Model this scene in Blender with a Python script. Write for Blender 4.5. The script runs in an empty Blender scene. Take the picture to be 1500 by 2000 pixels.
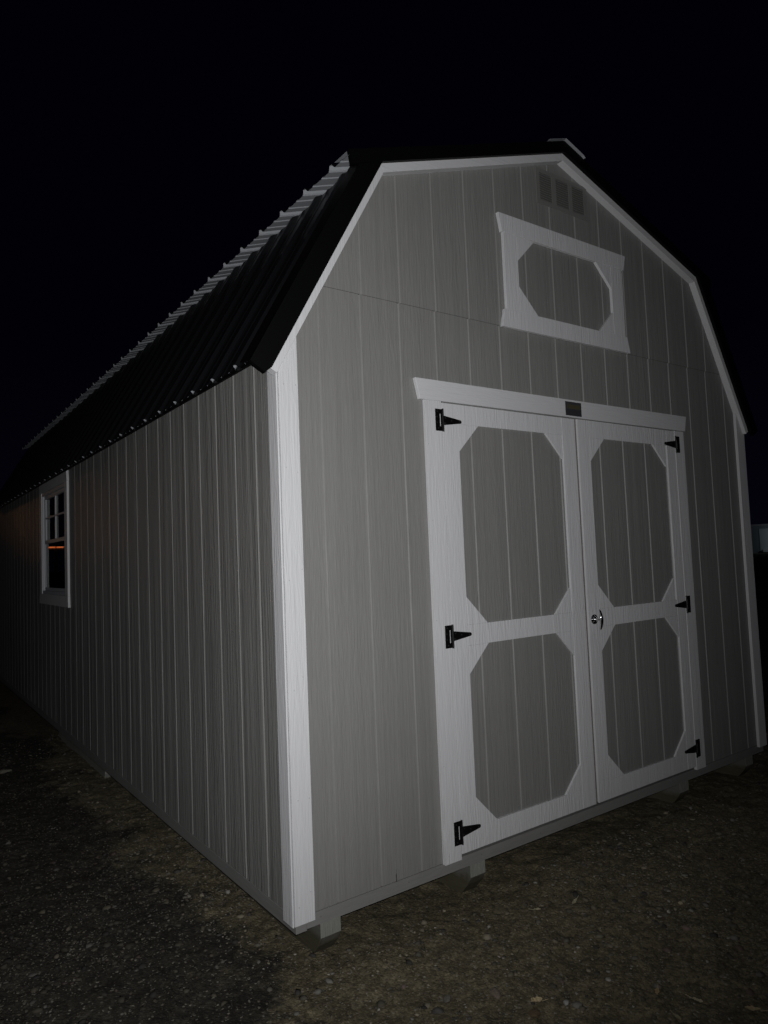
import bpy, math, random
import numpy as np
from mathutils import Vector, Matrix

S = bpy.context.scene
C = S.collection
random.seed(7)
rng = np.random.default_rng(11)

# ------------------------------------------------------------------ camera, night sky, flash, exposure
CAM = Vector((-1.23032, -2.36060, 1.47612))
ROT = Matrix(((0.81233225, -0.00462, -0.58317662),
              (-0.58180138, -0.07550649, -0.80981845),
              (-0.04029225, 0.99713461, -0.06402428)))
cd = bpy.data.cameras.new('camera')
cam = bpy.data.objects.new('camera', cd)
C.objects.link(cam)
cam.matrix_world = Matrix.Translation(CAM) @ ROT.to_4x4()
cd.sensor_fit = 'VERTICAL'
cd.sensor_height = 36.0
cd.lens = 1369.566 / 2000.0 * 36.0
cd.clip_start = 0.05
cd.clip_end = 2000.0
S.camera = cam

w = bpy.data.worlds.new('World')
S.world = w
w.use_nodes = True
wn, wl = w.node_tree.nodes, w.node_tree.links
bg = wn['Background']
tc = wn.new('ShaderNodeTexCoord')
sx = wn.new('ShaderNodeSeparateXYZ')
rp = wn.new('ShaderNodeValToRGB')
wl.new(tc.outputs['Generated'], sx.inputs[0])
wl.new(sx.outputs['Z'], rp.inputs[0])
rp.color_ramp.elements[0].position = 0.0
rp.color_ramp.elements[0].color = (0.0010, 0.0011, 0.0030, 1)      # a little sky glow over the horizon
rp.color_ramp.elements[1].position = 0.30
rp.color_ramp.elements[1].color = (0.00055, 0.0003, 0.0017, 1)
wl.new(rp.outputs[0], bg.inputs['Color'])
bg.inputs['Strength'].default_value = 1.0

S.view_settings.view_transform = 'Standard'
S.view_settings.look = 'None'
S.view_settings.exposure = 0.0
S.view_settings.gamma = 1.0

# the phone's flash, beside its lens: the one light of the picture
fl = bpy.data.lights.new('camera_flash', 'SPOT')
fl.energy = 258.0
fl.color = (0.975, 0.98, 1.0)
fl.spot_size = math.radians(121)
fl.spot_blend = 1.0
fl.shadow_soft_size = 0.004
flo = bpy.data.objects.new('camera_flash', fl)
C.objects.link(flo)
flo.matrix_world = Matrix.Translation(CAM + ROT @ Vector((0.015, 0.05, 0.0))) @ (ROT @ Matrix.Rotation(math.radians(14), 3, 'Y') @ Matrix.Rotation(math.radians(5), 3, 'X')).to_4x4()

# the lit sodium lamp far behind the shed: it rakes along the long wall, its beam set apart from the lamp heads mirrored in the window
yl = bpy.data.lights.new('yard_light', 'SPOT')
yl.energy = 330.0
yl.color = (1.0, 0.47, 0.17)
yl.spot_size = math.radians(3.4)
yl.spot_blend = 1.0
yl.shadow_soft_size = 0.15
ylo = bpy.data.objects.new('yard_light', yl)
C.objects.link(ylo)
ylo.location = (-5.3, 43.45, 3.45)
ylo.rotation_euler = (Vector((0.0, 0.6, 2.25)) - Vector(ylo.location)).to_track_quat('-Z', 'Y').to_euler()

# ------------------------------------------------------------------ materials
def mat(name, col, rough=0.6, metal=0.0, spec=0.5):
    m = bpy.data.materials.new(name)
    m.use_nodes = True
    b = m.node_tree.nodes['Principled BSDF']
    b.inputs['Base Color'].default_value = (*col, 1)
    b.inputs['Roughness'].default_value = rough
    b.inputs['Metallic'].default_value = metal
    b.inputs['Specular IOR Level'].default_value = spec
    return m

def nd(m, t, **kw):
    n = m.node_tree.nodes.new(t)
    for k, v in kw.items():
        if k in n.inputs:
            n.inputs[k].default_value = v
        else:
            setattr(n, k, v)
    return n

def grain(m, col, var=0.10, scale=(34, 34, 3.4), bump=0.35, dist=0.0034, rough=(0.45, 0.62), fine=0.25, seed=0.0, wave=0.25):
    """embossed cedar grain of painted engineered-wood siding, running along z"""
    nt = m.node_tree; L = nt.links; b = nt.nodes['Principled BSDF']
    t = nd(m, 'ShaderNodeTexCoord')
    mp = nd(m, 'ShaderNodeMapping')
    mp.inputs['Scale'].default_value = scale
    mp.inputs['Location'].default_value = (seed, seed * 1.7, seed * .6)
    L.new(t.outputs['Object'], mp.inputs[0])
    wob = nd(m, 'ShaderNodeTexNoise', Scale=0.55, Detail=3.0, Roughness=0.55)     # broad cathedral arches
    L.new(mp.outputs[0], wob.inputs['Vector'])
    mul = nd(m, 'ShaderNodeMath', operation='MULTIPLY'); mul.inputs[1].default_value = 8.0
    L.new(wob.outputs['Fac'], mul.inputs[0])
    fr = nd(m, 'ShaderNodeMath', operation='PINGPONG'); fr.inputs[1].default_value = 0.5
    L.new(mul.outputs[0], fr.inputs[0])
    fib = nd(m, 'ShaderNodeTexNoise', Scale=3.2, Detail=6.0, Roughness=0.65)
    L.new(mp.outputs[0], fib.inputs['Vector'])
    area = nd(m, 'ShaderNodeTexNoise', Scale=2.3, Detail=2.0)                      # grain is stronger in places
    L.new(t.outputs['Object'], area.inputs['Vector'])
    ar = nd(m, 'ShaderNodeMapRange'); ar.inputs[1].default_value = 0.38; ar.inputs[2].default_value = 0.68
    ar.inputs[3].default_value = 0.12; ar.inputs[4].default_value = 1.0
    L.new(area.outputs['Fac'], ar.inputs[0])
    h1 = nd(m, 'ShaderNodeMath', operation='MULTIPLY'); L.new(fr.outputs[0], h1.inputs[0]); L.new(ar.outputs[0], h1.inputs[1])
    h2 = nd(m, 'ShaderNodeMath', operation='ADD'); L.new(h1.outputs[0], h2.inputs[0]); L.new(fib.outputs['Fac'], h2.inputs[1])
    bp = nd(m, 'ShaderNodeBump', Strength=bump, Distance=dist)
    L.new(h2.outputs[0], bp.inputs['Height'])
    # long shallow undulations of the pressed face, seen where the light rakes
    mpw = nd(m, 'ShaderNodeMapping'); mpw.inputs['Scale'].default_value = tuple(v/34*17 if v > 10 else 0.45 for v in scale); mpw.inputs['Location'].default_value = (seed*3+2, 1, seed)
    L.new(t.outputs['Object'], mpw.inputs[0])
    wv = nd(m, 'ShaderNodeTexNoise', Scale=1.0, Detail=3.0, Roughness=0.6); L.new(mpw.outputs[0], wv.inputs['Vector'])
    bp0 = nd(m, 'ShaderNodeBump', Strength=wave, Distance=0.010); L.new(wv.outputs['Fac'], bp0.inputs['Height'])
    L.new(bp0.outputs[0], bp.inputs['Normal'])
    # orange-peel of the paint on top
    op = nd(m, 'ShaderNodeTexNoise', Scale=420.0, Detail=2.0)
    L.new(t.outputs['Object'], op.inputs['Vector'])
    bp2 = nd(m, 'ShaderNodeBump', Strength=fine, Distance=0.0006)
    L.new(op.outputs['Fac'], bp2.inputs['Height']); L.new(bp.outputs[0], bp2.inputs['Normal'])
    L.new(bp2.outputs[0], b.inputs['Normal'])
    # paint dwells in the grain: slight tone change, plus broad dust
    big = nd(m, 'ShaderNodeTexNoise', Scale=1.1, Detail=5.0, Roughness=0.6)
    L.new(t.outputs['Object'], big.inputs['Vector'])
    cr = nd(m, 'ShaderNodeValToRGB')
    a, c = 1 - var, 1 + var
    cr.color_ramp.elements[0].position = 0.30; cr.color_ramp.elements[0].color = (col[0]*a, col[1]*a, col[2]*a, 1)
    cr.color_ramp.elements[1].position = 0.72; cr.color_ramp.elements[1].color = (min(1, col[0]*c), min(1, col[1]*c), min(1, col[2]*c), 1)
    mx = nd(m, 'ShaderNodeMix', data_type='FLOAT')
    mx.inputs[0].default_value = 0.5
    L.new(fib.outputs['Fac'], mx.inputs[2]); L.new(big.outputs['Fac'], mx.inputs[3])
    L.new(mx.outputs[0], cr.inputs[0]); L.new(cr.outputs[0], b.inputs['Base Color'])
    rr = nd(m, 'ShaderNodeMapRange'); rr.inputs[3].default_value = rough[0]; rr.inputs[4].default_value = rough[1]
    L.new(big.outputs['Fac'], rr.inputs[0]); L.new(rr.outputs[0], b.inputs['Roughness'])
    return m

GREY = (0.232, 0.229, 0.219)
WHITE = (0.66, 0.66, 0.665)
M_SIDING = grain(mat('grey_siding_paint', GREY, spec=0.45), GREY, var=0.11, bump=0.42, wave=0.45)
M_SIDE = grain(mat('grey_side_siding_paint', GREY, spec=0.12), GREY, var=0.16, bump=0.75, wave=1.0, seed=3)
M_SKIRT = grain(mat('grey_rim_paint', GREY, spec=0.35), (0.225, 0.222, 0.212), var=0.13, scale=(3.4, 3.4, 34), bump=0.25, seed=4)
M_WHITE = grain(mat('white_trim_paint', WHITE, spec=0.4), WHITE, var=0.04, bump=0.55, seed=9)
M_WHITEH = grain(mat('white_trim_paint_level', WHITE, spec=0.4), WHITE, var=0.035, scale=(3.4, 34, 34), bump=0.45, seed=13)
M_BLACK = mat('black_roof_steel', (0.0045, 0.0048, 0.0055), 0.36, 0.0, 0.5)
M_RAKE = mat('black_trim_steel', (0.0018, 0.0019, 0.0020), 0.55, 0.0, 0.12)
M_PALE = mat('pale_steel_underside', (0.36, 0.375, 0.395), 0.5, 0.0, 0.4)
M_IRON = mat('black_hinge_iron', (0.0035, 0.0032, 0.0035), 0.38, 0.0, 0.5)
M_SCREW = mat('hinge_screw_steel', (0.09, 0.088, 0.09), 0.4, 0.6, 0.5)
M_CHROME = mat('chrome', (0.72, 0.72, 0.73), 0.08, 1.0, 0.5)
M_VINYL = mat('white_vinyl', (0.50, 0.52, 0.53), 0.5, 0.0, 0.25)
M_GLASSY = bpy.data.materials.new('window_glass')
M_GLASSY.use_nodes = True
nt = M_GLASSY.node_tree; nt.nodes.clear()
o_ = nt.nodes.new('ShaderNodeOutputMaterial'); mxs = nt.nodes.new('ShaderNodeMixShader')
tr = nt.nodes.new('ShaderNodeBsdfTransparent'); tr.inputs[0].default_value = (0.8, 0.82, 0.82, 1)
gl = nt.nodes.new('ShaderNodeBsdfGlossy'); gl.inputs['Roughness'].default_value = 0.02
fz = nt.nodes.new('ShaderNodeFresnel'); fz.inputs[0].default_value = 1.5
nt.links.new(fz.outputs[0], mxs.inputs[0]); nt.links.new(tr.outputs[0], mxs.inputs[1]); nt.links.new(gl.outputs[0], mxs.inputs[2])
nt.links.new(mxs.outputs[0], o_.inputs[0])
M_WOOD = grain(mat('treated_skid_wood', (0.085, 0.078, 0.050), spec=0.2), (0.085, 0.078, 0.050), var=0.3, scale=(30, 3.4, 30), bump=0.6, seed=21, rough=(0.7, 0.9))
def overspray(m):
    L = m.node_tree.links; b = m.node_tree.nodes['Principled BSDF']
    src = b.inputs['Base Color'].links[0].from_socket
    t = nd(m, 'ShaderNodeTexCoord'); sp = nd(m, 'ShaderNodeSeparateXYZ'); L.new(t.outputs['Object'], sp.inputs[0])
    n = nd(m, 'ShaderNodeTexNoise', Scale=14.0, Detail=5.0); L.new(t.outputs['Object'], n.inputs['Vector'])
    a = nd(m, 'ShaderNodeMath', operation='MULTIPLY_ADD'); a.inputs[1].default_value = 0.09; L.new(n.outputs['Fac'], a.inputs[0]); L.new(sp.outputs['Z'], a.inputs[2])
    r = nd(m, 'ShaderNodeMapRange'); r.inputs[1].default_value = 0.095; r.inputs[2].default_value = 0.125; r.inputs[3].default_value = 0.0; r.inputs[4].default_value = 0.85
    L.new(a.outputs[0], r.inputs[0])
    mx = nd(m, 'ShaderNodeMix', data_type='RGBA'); L.new(r.outputs[0], mx.inputs[0]); L.new(src, mx.inputs[6]); mx.inputs[7].default_value = (0.15, 0.148, 0.135, 1)
    L.new(mx.outputs[2], b.inputs['Base Color'])
overspray(M_WOOD)
M_ENDG = grain(mat('overspray_on_end_grain', (0.25, 0.25, 0.225), spec=0.2), (0.25, 0.25, 0.225), var=0.28, scale=(90, 3, 6), bump=0.8, dist=0.003, seed=31, rough=(0.7, 0.9))
M_SEAM = mat('dark_panel_seam', (0.085, 0.082, 0.077), 0.9)
M_STUD = grain(mat('bare_stud_wood', (0.20, 0.165, 0.14), spec=0.2), (0.20, 0.165, 0.14), var=0.2, seed=41, rough=(0.7, 0.9))
M_NAIL = mat('painted_nail_grey', (0.15, 0.148, 0.14), 0.5)
M_NAILW = mat('painted_nail_white', (0.50, 0.50, 0.50), 0.5)
M_DECK = mat('roof_sheathing', (0.16, 0.12, 0.08), 0.8)
M_IN = mat('bare_osb_lining', (0.16, 0.12, 0.075), 0.85)

# ------------------------------------------------------------------ mesh helpers
class MB:
    def __init__(s): s.v = []; s.f = []; s.m = []
    def face(s, pts, mi=0):
        n = len(s.v); s.v += [tuple(p) for p in pts]; s.f.append(tuple(range(n, n+len(pts)))); s.m.append(mi)
    def box(s, x0, x1, y0, y1, z0, z1, mi=0):
        n = len(s.v)
        s.v += [(x, y, z) for z in (z0, z1) for y in (y0, y1) for x in (x0, x1)]
        for q in ((0,2,3,1), (4,5,7,6), (0,1,5,4), (2,6,7,3), (0,4,6,2), (1,3,7,5)):
            s.f.append(tuple(n+i for i in q)); s.m.append(mi)
    def prism(s, poly, a0, a1, axis='y', mi=0, cap=None):
        """poly in the plane across axis, swept from a0 to a1"""
        def P(u, v, a):
            return (u, a, v) if axis == 'y' else (a, u, v) if axis == 'x' else (u, v, a)
        n = len(s.v); k = len(poly)
        s.v += [P(u, v, a0) for u, v in poly] + [P(u, v, a1) for u, v in poly]
        c = mi if cap is None else cap
        s.f.append(tuple(range(n, n+k))); s.m.append(c)
        s.f.append(tuple(range(n+2*k-1, n+k-1, -1))); s.m.append(c)
        for i in range(k):
            j = (i+1) % k
            s.f.append((n+i, n+k+i, n+k+j, n+j)); s.m.append(mi)
    def cyl(s, c, r, h, axis='y', seg=20, mi=0, r2=None):
        r2 = r if r2 is None else r2
        def P(u, v, a):
            return (c[0]+u, c[1]+a, c[2]+v) if axis == 'y' else (c[0]+a, c[1]+u, c[2]+v) if axis == 'x' else (c[0]+u, c[1]+v, c[2]+a)
        n = len(s.v)
        A = [2*math.pi*i/seg for i in range(seg)]
        s.v += [P(r*math.cos(a), r*math.sin(a), 0) for a in A] + [P(r2*math.cos(a), r2*math.sin(a), h) for a in A]
        s.f.append(tuple(range(n, n+seg))); s.m.append(mi)
        s.f.append(tuple(range(n+2*seg-1, n+seg-1, -1))); s.m.append(mi)
        for i in range(seg):
            j = (i+1) % seg
            s.f.append((n+i, n+seg+i, n+seg+j, n+j)); s.m.append(mi)
    def build(s, name, mats, parent=None, bevel=0.0, smooth=False, fix=True):
        me = bpy.data.meshes.new(name)
        me.from_pydata(s.v, [], s.f)
        for m in (mats if isinstance(mats, (list, tuple)) else [mats]): me.materials.append(m)
        me.polygons.foreach_set('material_index', s.m)
        if fix:
            import bmesh
            b = bmesh.new(); b.from_mesh(me)
            bmesh.ops.recalc_face_normals(b, faces=b.faces)
            b.to_mesh(me); b.free()
        if smooth:
            me.polygons.foreach_set('use_smooth', [True]*len(me.polygons))
        me.update()
        o = bpy.data.objects.new(name, me)
        C.objects.link(o)
        if parent: o.parent = parent
        if bevel:
            md = o.modifiers.new('bevel', 'BEVEL'); md.width = bevel; md.segments = 2; md.limit_method = 'ANGLE'; md.angle_limit = math.radians(40)
        return o

def nails(mb, pts, y, r=0.0028):
    for x, z in pts: mb.cyl((x, y, z), r, -0.0007, 'y', 10, mi=1)
rn = random.Random(5)

def tag(o, label=None, cat=None, group=None, kind=None):
    if label: o['label'] = label
    if cat: o['category'] = cat
    if group: o['group'] = group
    if kind: o['kind'] = kind
    return o

def empty(name, loc, label, cat, group=None):
    o = bpy.data.objects.new(name, None); C.objects.link(o); o.location = loc
    o.empty_display_size = 0.3
    return tag(o, label, cat, group)

# ------------------------------------------------------------------ the shed: x along the gable front, y along the side, z up
PITCH = 0.2032           # siding grooves
W = 3.412                # width of the front wall
LEN = 8.10
WB, SB, TOPZ = 0.128, 0.178, 2.31      # bottom of rim, bottom of siding, top of side wall
O = [(-0.055, 2.197), (0.495, 3.152), (1.700, 3.574), (2.928, 3.153), (3.440, 2.207)]    # outer line of the white rake board

def offs(line, ds):
    """offset a polyline outward (up), one distance per segment, mitred"""
    segs = []
    for (a, b), d in zip(zip(line, line[1:]), ds):
        dx, dz = b[0]-a[0], b[1]-a[1]; l = math.hypot(dx, dz)
        n = (-dz/l, dx/l)
        segs.append(((a[0]+n[0]*d, a[1]+n[1]*d), (b[0]+n[0]*d, b[1]+n[1]*d)))
    out = [segs[0][0]]
    for s1, s2 in zip(segs, segs[1:]):
        (x1, z1), (x2, z2) = s1; (x3, z3), (x4, z4) = s2
        den = (x1-x2)*(z3-z4)-(z1-z2)*(x3-x4)
        a = x1*z2-z1*x2; c = x3*z4-z3*x4
        out.append(((a*(x3-x4)-(x1-x2)*c)/den, (a*(z3-z4)-(z1-z2)*c)/den))
    out.append(segs[-1][1])
    return out
def zline(line, x):
    for a, b in zip(line, line[1:]):
        if a[0] <= x <= b[0]: return a[1]+(b[1]-a[1])*(x-a[0])/(b[0]-a[0])
    return line[0][1] if x < line[0][0] else line[-1][1]

shed = empty('lofted_barn_shed', (0, 0, 0), 'grey lofted barn shed with white trim, white double doors and black metal gambrel roof', 'shed')

GR = [(-0.0054, 0.0), (-0.0038, 0.0048), (0.0024, 0.0048), (0.0060, 0.0)]      # groove section
def strips(mb, s0, s1, x_first, ivals, breaks, put):
    """vertical strips between s0 and s1 with grooves at x_first+n*PITCH; ivals(s) gives z intervals as functions"""
    pts = {s0: 0.0, s1: 0.0}
    n = math.ceil((s0 - x_first)/PITCH - 1)
    while x_first + n*PITCH < s1+0.01:
        x = x_first+n*PITCH
        if x-0.006 > s0 and x+0.006 < s1:
            for dx, dd in GR: pts[x+dx] = dd
        n += 1
    def depth(x):
        xs = sorted(pts)
        for a, b in zip(xs, xs[1:]):
            if a <= x <= b: return pts[a]+(pts[b]-pts[a])*(x-a)/(b-a)
        return 0.0
    for b in breaks:
        if s0 < b < s1 and b not in pts: pts[b] = depth(b)
    xs = sorted(pts)
    for a, b in zip(xs, xs[1:]):
        mid = (a+b)/2
        for lo, hi in ivals(mid):
            la, lb, ha, hb = lo(a), lo(b), hi(a), hi(b)
            if ha-la < 1e-4 and hb-lb < 1e-4: continue
            mb.face([put(a, pts[a], la), put(b, pts[b], lb), put(b, pts[b], hb), put(a, pts[a], ha)])
const = lambda v: (lambda x: v)

# door and window openings
DX0, DX1, DTOP = 0.790, 2.606, 2.157
WY0, WY1, WZ0, WZ1 = 3.752, 4.768, 1.266, 2.188
SEAM = 2.573
wt = offs(O, [-0.004]*4)
wtop = lambda x: zline(wt, x)
kn = [p[0] for p in wt[1:-1]]

# seam crossing points of the gable line
def cross(z):
    out = []
    for a, b in zip(wt, wt[1:]):
        if (a[1]-z)*(b[1]-z) < 0: out.append(a[0]+(b[0]-a[0])*(z-a[1])/(b[1]-a[1]))
    return out
cs = cross(SEAM)
mb = MB()
def iv_front(x):
    lo = const(DTOP-0.02) if DX0 < x < DX1 else const(SB)
    hi = (lambda q: min(wtop(q), SEAM-0.0006))
    return [(lo, hi)]
strips(mb, 0.0, W, -0.0214, iv_front, kn+cs+[DX0, DX1], lambda s, d, z: (s, d, z))
def iv_up(x):
    if not (cs[0] < x < cs[1]): return []
    return [(const(SEAM+0.0006), wtop)]
strips(mb, 0.0, W, -0.0130, iv_up, kn+cs, lambda s, d, z: (s, d-0.0022, z))
mb.build('front_wall', M_SIDING, shed, fix=False)
# sheathing behind the siding (closes seam and grooves, gives the wall its depth)
mb = MB()
inner = [(x, z-0.01) for x, z in wt[1:-1]]
l0 = [(0.004, 0.13), (0.004, wtop(0.01)-0.01)] + inner + [(W-0.004, wtop(W-0.01)-0.01), (W-0.004, 0.13)]
for seg in ([(0.004, 0.13), (0.004, wtop(0.01)-0.02), inner[0], (DX0-0.01, zline(inner, DX0-0.01)), (DX0-0.01, 0.13)],
            [(DX1+0.01, 0.13), (DX1+0.01, zline(inner, DX1+0.01)), inner[2], (W-0.004, wtop(W-0.01)-0.02), (W-0.004, 0.13)],
            [(DX0-0.01, DTOP), (DX0-0.01, zline(inner, DX0-0.01)), inner[1], (DX1+0.01, zline(inner, DX1+0.01)), (DX1+0.01, DTOP)]):
    mb.prism(seg, 0.006, 0.095)
mb.build('front_wall_framing', M_IN, shed)
mb = MB(); mb.box(cs[0]+0.01, cs[1]-0.01, 0.0052, 0.0058, SEAM-0.01, SEAM+0.01); mb.build('seam_backing', M_SEAM, shed)

mb = MB()
def iv_side(s):
    if WY0 < s < WY1: return [(const(SB), const(WZ0)), (const(WZ1), const(TOPZ))]
    return [(const(SB), const(TOPZ))]
strips(mb, 0.0, LEN, 0.0113, iv_side, [WY0, WY1], lambda s, d, z: (d, s, z))
mb.build('side_wall', M_SIDE, shed, fix=False)
mb = MB()
mb.box(0.006, 0.09, 0.096, WY0, 0.13, TOPZ-0.01); mb.box(0.006, 0.09, WY1, LEN-0.1, 0.13, TOPZ-0.01)
mb.box(0.006, 0.09, WY0, WY1, 0.13, WZ0-0.002); mb.box(0.006, 0.09, WY0, WY1, WZ1+0.002, TOPZ-0.01)
mb.build('side_wall_framing', M_IN, shed)
mb = MB()
strips(mb, 0.0, LEN, 0.0113, lambda s: [(const(SB), const(TOPZ))], [], lambda s, d, z: (W-d, s, z))
mb.box(W-0.09, W-0.006, 0.096, LEN-0.1, 0.13, TOPZ-0.01)
mb.build('far_side_wall', M_SIDING, shed, fix=False)
mb = MB()
strips(mb, 0.0, W, -0.0214, lambda s: [(const(SB), wtop)], kn, lambda s, d, z: (s, LEN-d, z))
mb.prism(l0, LEN-0.09, LEN-0.006)
mb.build('back_wall', M_SIDING, shed, fix=False)
mb = MB(); mb.box(0.09, W-0.09, 0.096, LEN-0.1, 0.15, 0.19); mb.build('shed_floor', M_IN, shed)

# rim (skirt) boards
mb = MB()
mb.box(0.046, W, -0.0015, 0.05, WB, SB-0.002); nails(mb, [(0.10+0.4064*i+rn.uniform(-.02, .02), 0.151+rn.uniform(-.006, .006)) for i in range(8)], -0.0015); mb.build('rim_board', [M_SKIRT, M_NAIL], shed, bevel=0.0004)
mb = MB()
mb.box(-0.0015, 0.044, -0.004, LEN, WB-0.004, SB-0.002, 0); mb.build('rim_board', M_SKIRT, shed, bevel=0.001)
mb = MB()
mb.box(W-0.04, W+0.0015, 0.051, LEN, WB, SB-0.002); mb.build('rim_board', M_SKIRT, shed)
mb = MB(); mb.box(0.05, W-0.042, LEN-0.04, LEN+0.001, WB, SB-0.002); mb.build('rim_board', M_SKIRT, shed)

# skids under the floor: 4x4 runners with a bevelled nose
def skid(x0, x1):
    mb = MB()
    y1 = LEN
    prof = [(0.004, WB-0.002), (0.004, 0.072), (0.026, 0.036), (0.076, -0.02), (y1-0.07, -0.02), (y1, 0.07), (y1, WB-0.002)]
    mb.prism(prof, x0, x1, 'x', 0)
    mb.m[2] = 1                       # front end face: grey overspray
    mb.m[3] = 0
    return mb.build('skid', [M_WOOD, M_ENDG], shed, bevel=0.002)
skid(0.105, 0.194); skid(0.857, 0.946); skid(2.463, 2.552); skid(3.192, 3.281)
mb = MB(); mb.prism([(2.92, 0.03), (2.95, -0.02), (4.5, -0.02), (4.5, 0.118), (2.92, 0.118)], 0.062, 0.103, 'x')
mb.build('skid_splice_block', M_ENDG, shed, bevel=0.003)

# corner boards
def cornertop(x): return zline(offs(O, [-0.034, -0.036, -0.036, -0.033]), x)+0.01
mb = MB()
zt = lambda x: wtop(x)-0.012
mb.prism([(-0.0115, 0.160), (0.071, 0.160), (0.071, zt(0.071)), (-0.0115, zt(-0.0115))], -0.020, -0.0018, 'y')
nails(mb, [(x+rn.uniform(-.006, .006), z+rn.uniform(-.03, .03)) for z in (0.24, 0.62, 1.02, 1.42, 1.80, 2.12) for x in (0.012, 0.058)], -0.0200)
mb.build('corner_board', [M_WHITE, M_NAILW], shed, bevel=0.0005)
mb = MB(); mb.prism([(-0.0215, -0.0195), (-0.0140, -0.0195), (-0.0140, -0.0010), (-0.0018, -0.0010), (-0.0018, 0.056), (-0.0215, 0.056)], 0.158, 2.262, 'z')
mb.build('corner_board', M_WHITE, shed, bevel=0.0025)
mb = MB()
mb.prism([(W-0.079, 0.168), (W+0.013, 0.168), (W+0.013, zt(W)), (W-0.079, zt(W-0.079))], -0.020, -0.0018, 'y')
mb.build('corner_board', M_WHITE, shed, bevel=0.0012)
mb = MB(); mb.box(W+0.0018, W+0.0115, -0.0008, 0.07, 0.160, 2.25)
mb.build('corner_board', M_WHITE, shed, bevel=0.0025)
for x0, x1 in ((-0.018, 0.071), (W-0.071, W+0.018)):
    mb = MB(); mb.prism([(x0, 0.16), (x1, 0.16), (x1, zt(x1)), (x0, zt(max(x0, -0.05)))], LEN+0.0018, LEN+0.02, 'y'); mb.build('corner_board', M_WHITE, shed)

# white rake boards on the gable, mitred at the knees and peak
I = offs(O, [-0.032, -0.038, -0.038, -0.032])
RF, RB = -0.0405, -0.0215
for k in range(4):
    def back(p): return p
    a, b, c, d = O[k], O[k+1], I[k+1], I[k]
    e = 0.0004
    mb = MB(); mb.prism([a, b, c, d], RF, 0.0, 'y')
    mb.build('rake_board', M_WHITEH if k in (1, 2) else M_WHITE, shed, bevel=0.0009)
    mb = MB(); mb.prism([a, b, c, d], LEN+0.0025, LEN+0.04, 'y'); mb.build('rake_board', M_WHITE, shed)

# ------------------------------------------------------------------ roof
# deck: a solid gambrel shell under the steel
HL, HU = 0.063, 0.037        # outer face of the flat of the steel over the O line (lower slopes, upper slopes)
ol = offs(O, [HL-0.006, HU-0.006, HU-0.006, HL-0.006]); il = offs(O, [0.0006]*4)
mb = MB()
for k in range(4):
    q = [il[k], il[k+1], ol[k+1], ol[k]]
    if k in (0, 3):          # the sheathing stops over the side wall; only the steel overhangs
        i0, i1 = (0, 1) if k == 0 else (1, 0)
        xw = 0.002 if k == 0 else W-0.002
        def at(a, b): return (xw, a[1]+(b[1]-a[1])*(xw-a[0])/(b[0]-a[0]))
        if k == 0: q = [at(q[0], q[1]), q[1], q[2], at(q[3], q[2])]
        else: q = [q[0], at(q[0], q[1]), at(q[3], q[2]), q[3]]
    mb.prism(q, -0.038 if k in (1, 2) else -0.02, LEN+0.03, 'y')
roof = mb.build('roof', M_DECK, shed)

BASE = offs(O, [HL, HU, HU, HL])            # flat of the steel panels
TIP = 0.325                                 # the upper sheets run past the knee to here
RIB0 = 0.110 + 0.2286
RP = 0.2286
def ribprof(y0, y1, first):
    base = [(-0.026, 0.0), (-0.018, 0.005), (-0.008, 0.019), (0.008, 0.019), (0.018, 0.005), (0.026, 0.0)]
    pts = [(y0, 0.0)]
    n = math.floor((y0-first)/RP)-1
    while first+n*RP < y1:
        c = first+n*RP
        for dy, h in base: pts.append((c+dy, h))
        for q in (1, 2):
            m = c+q*RP/3
            pts += [(m-0.011, 0.0), (m-0.007, 0.0034), (m+0.007, 0.0034), (m+0.011, 0.0)]
        n += 1
    pts = [p for p in pts if y0+0.002 <= p[0] <= y1-0.002]
    pts = sorted([(y0, 0.0)]+pts+[(y1, 0.0)])
    return pts
YE = LEN+0.07
prof_lo = ribprof(-0.052, YE, 0.126)
prof_up = ribprof(-0.052, YE, 0.308)
def sheet(name, a, b, prof, clip=None, out=1):
    """steel sheet from base point a (low) to b (high) in the xz plane; ribs rise along the outward normal"""
    dx, dz = b[0]-a[0], b[1]-a[1]; l = math.hypot(dx, dz); t = (dx/l, dz/l)
    n = (-t[1]*out, t[0]*out)
    if n[1] < 0: n = (-n[0], -n[1])
    mb = MB(); T = 0.0012
    rows = []
    for y, h in prof:
        r = []
        for hh in (h, h-T):
            A = (a[0]+n[0]*hh, a[1]+n[1]*hh); B = (b[0]+n[0]*hh, b[1]+n[1]*hh)
            if clip: B = clip(A, t)
            r.append(((A[0], y, A[1]), (B[0], y, B[1])))
        rows.append(r)
    for r, q in zip(rows, rows[1:]):
        mb.face([r[0][0], q[0][0], q[0][1], r[0][1]], 0)
        mb.face([r[1][0], r[1][1], q[1][1], q[1][0]], 1)
        mb.face([r[0][0], r[1][0], q[1][0], q[0][0]], 0)
        mb.face([r[0][1], q[0][1], q[1][1], r[1][1]], 0)
    return mb.build(name, [M_BLACK, M_PALE], roof, fix=False)
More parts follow.
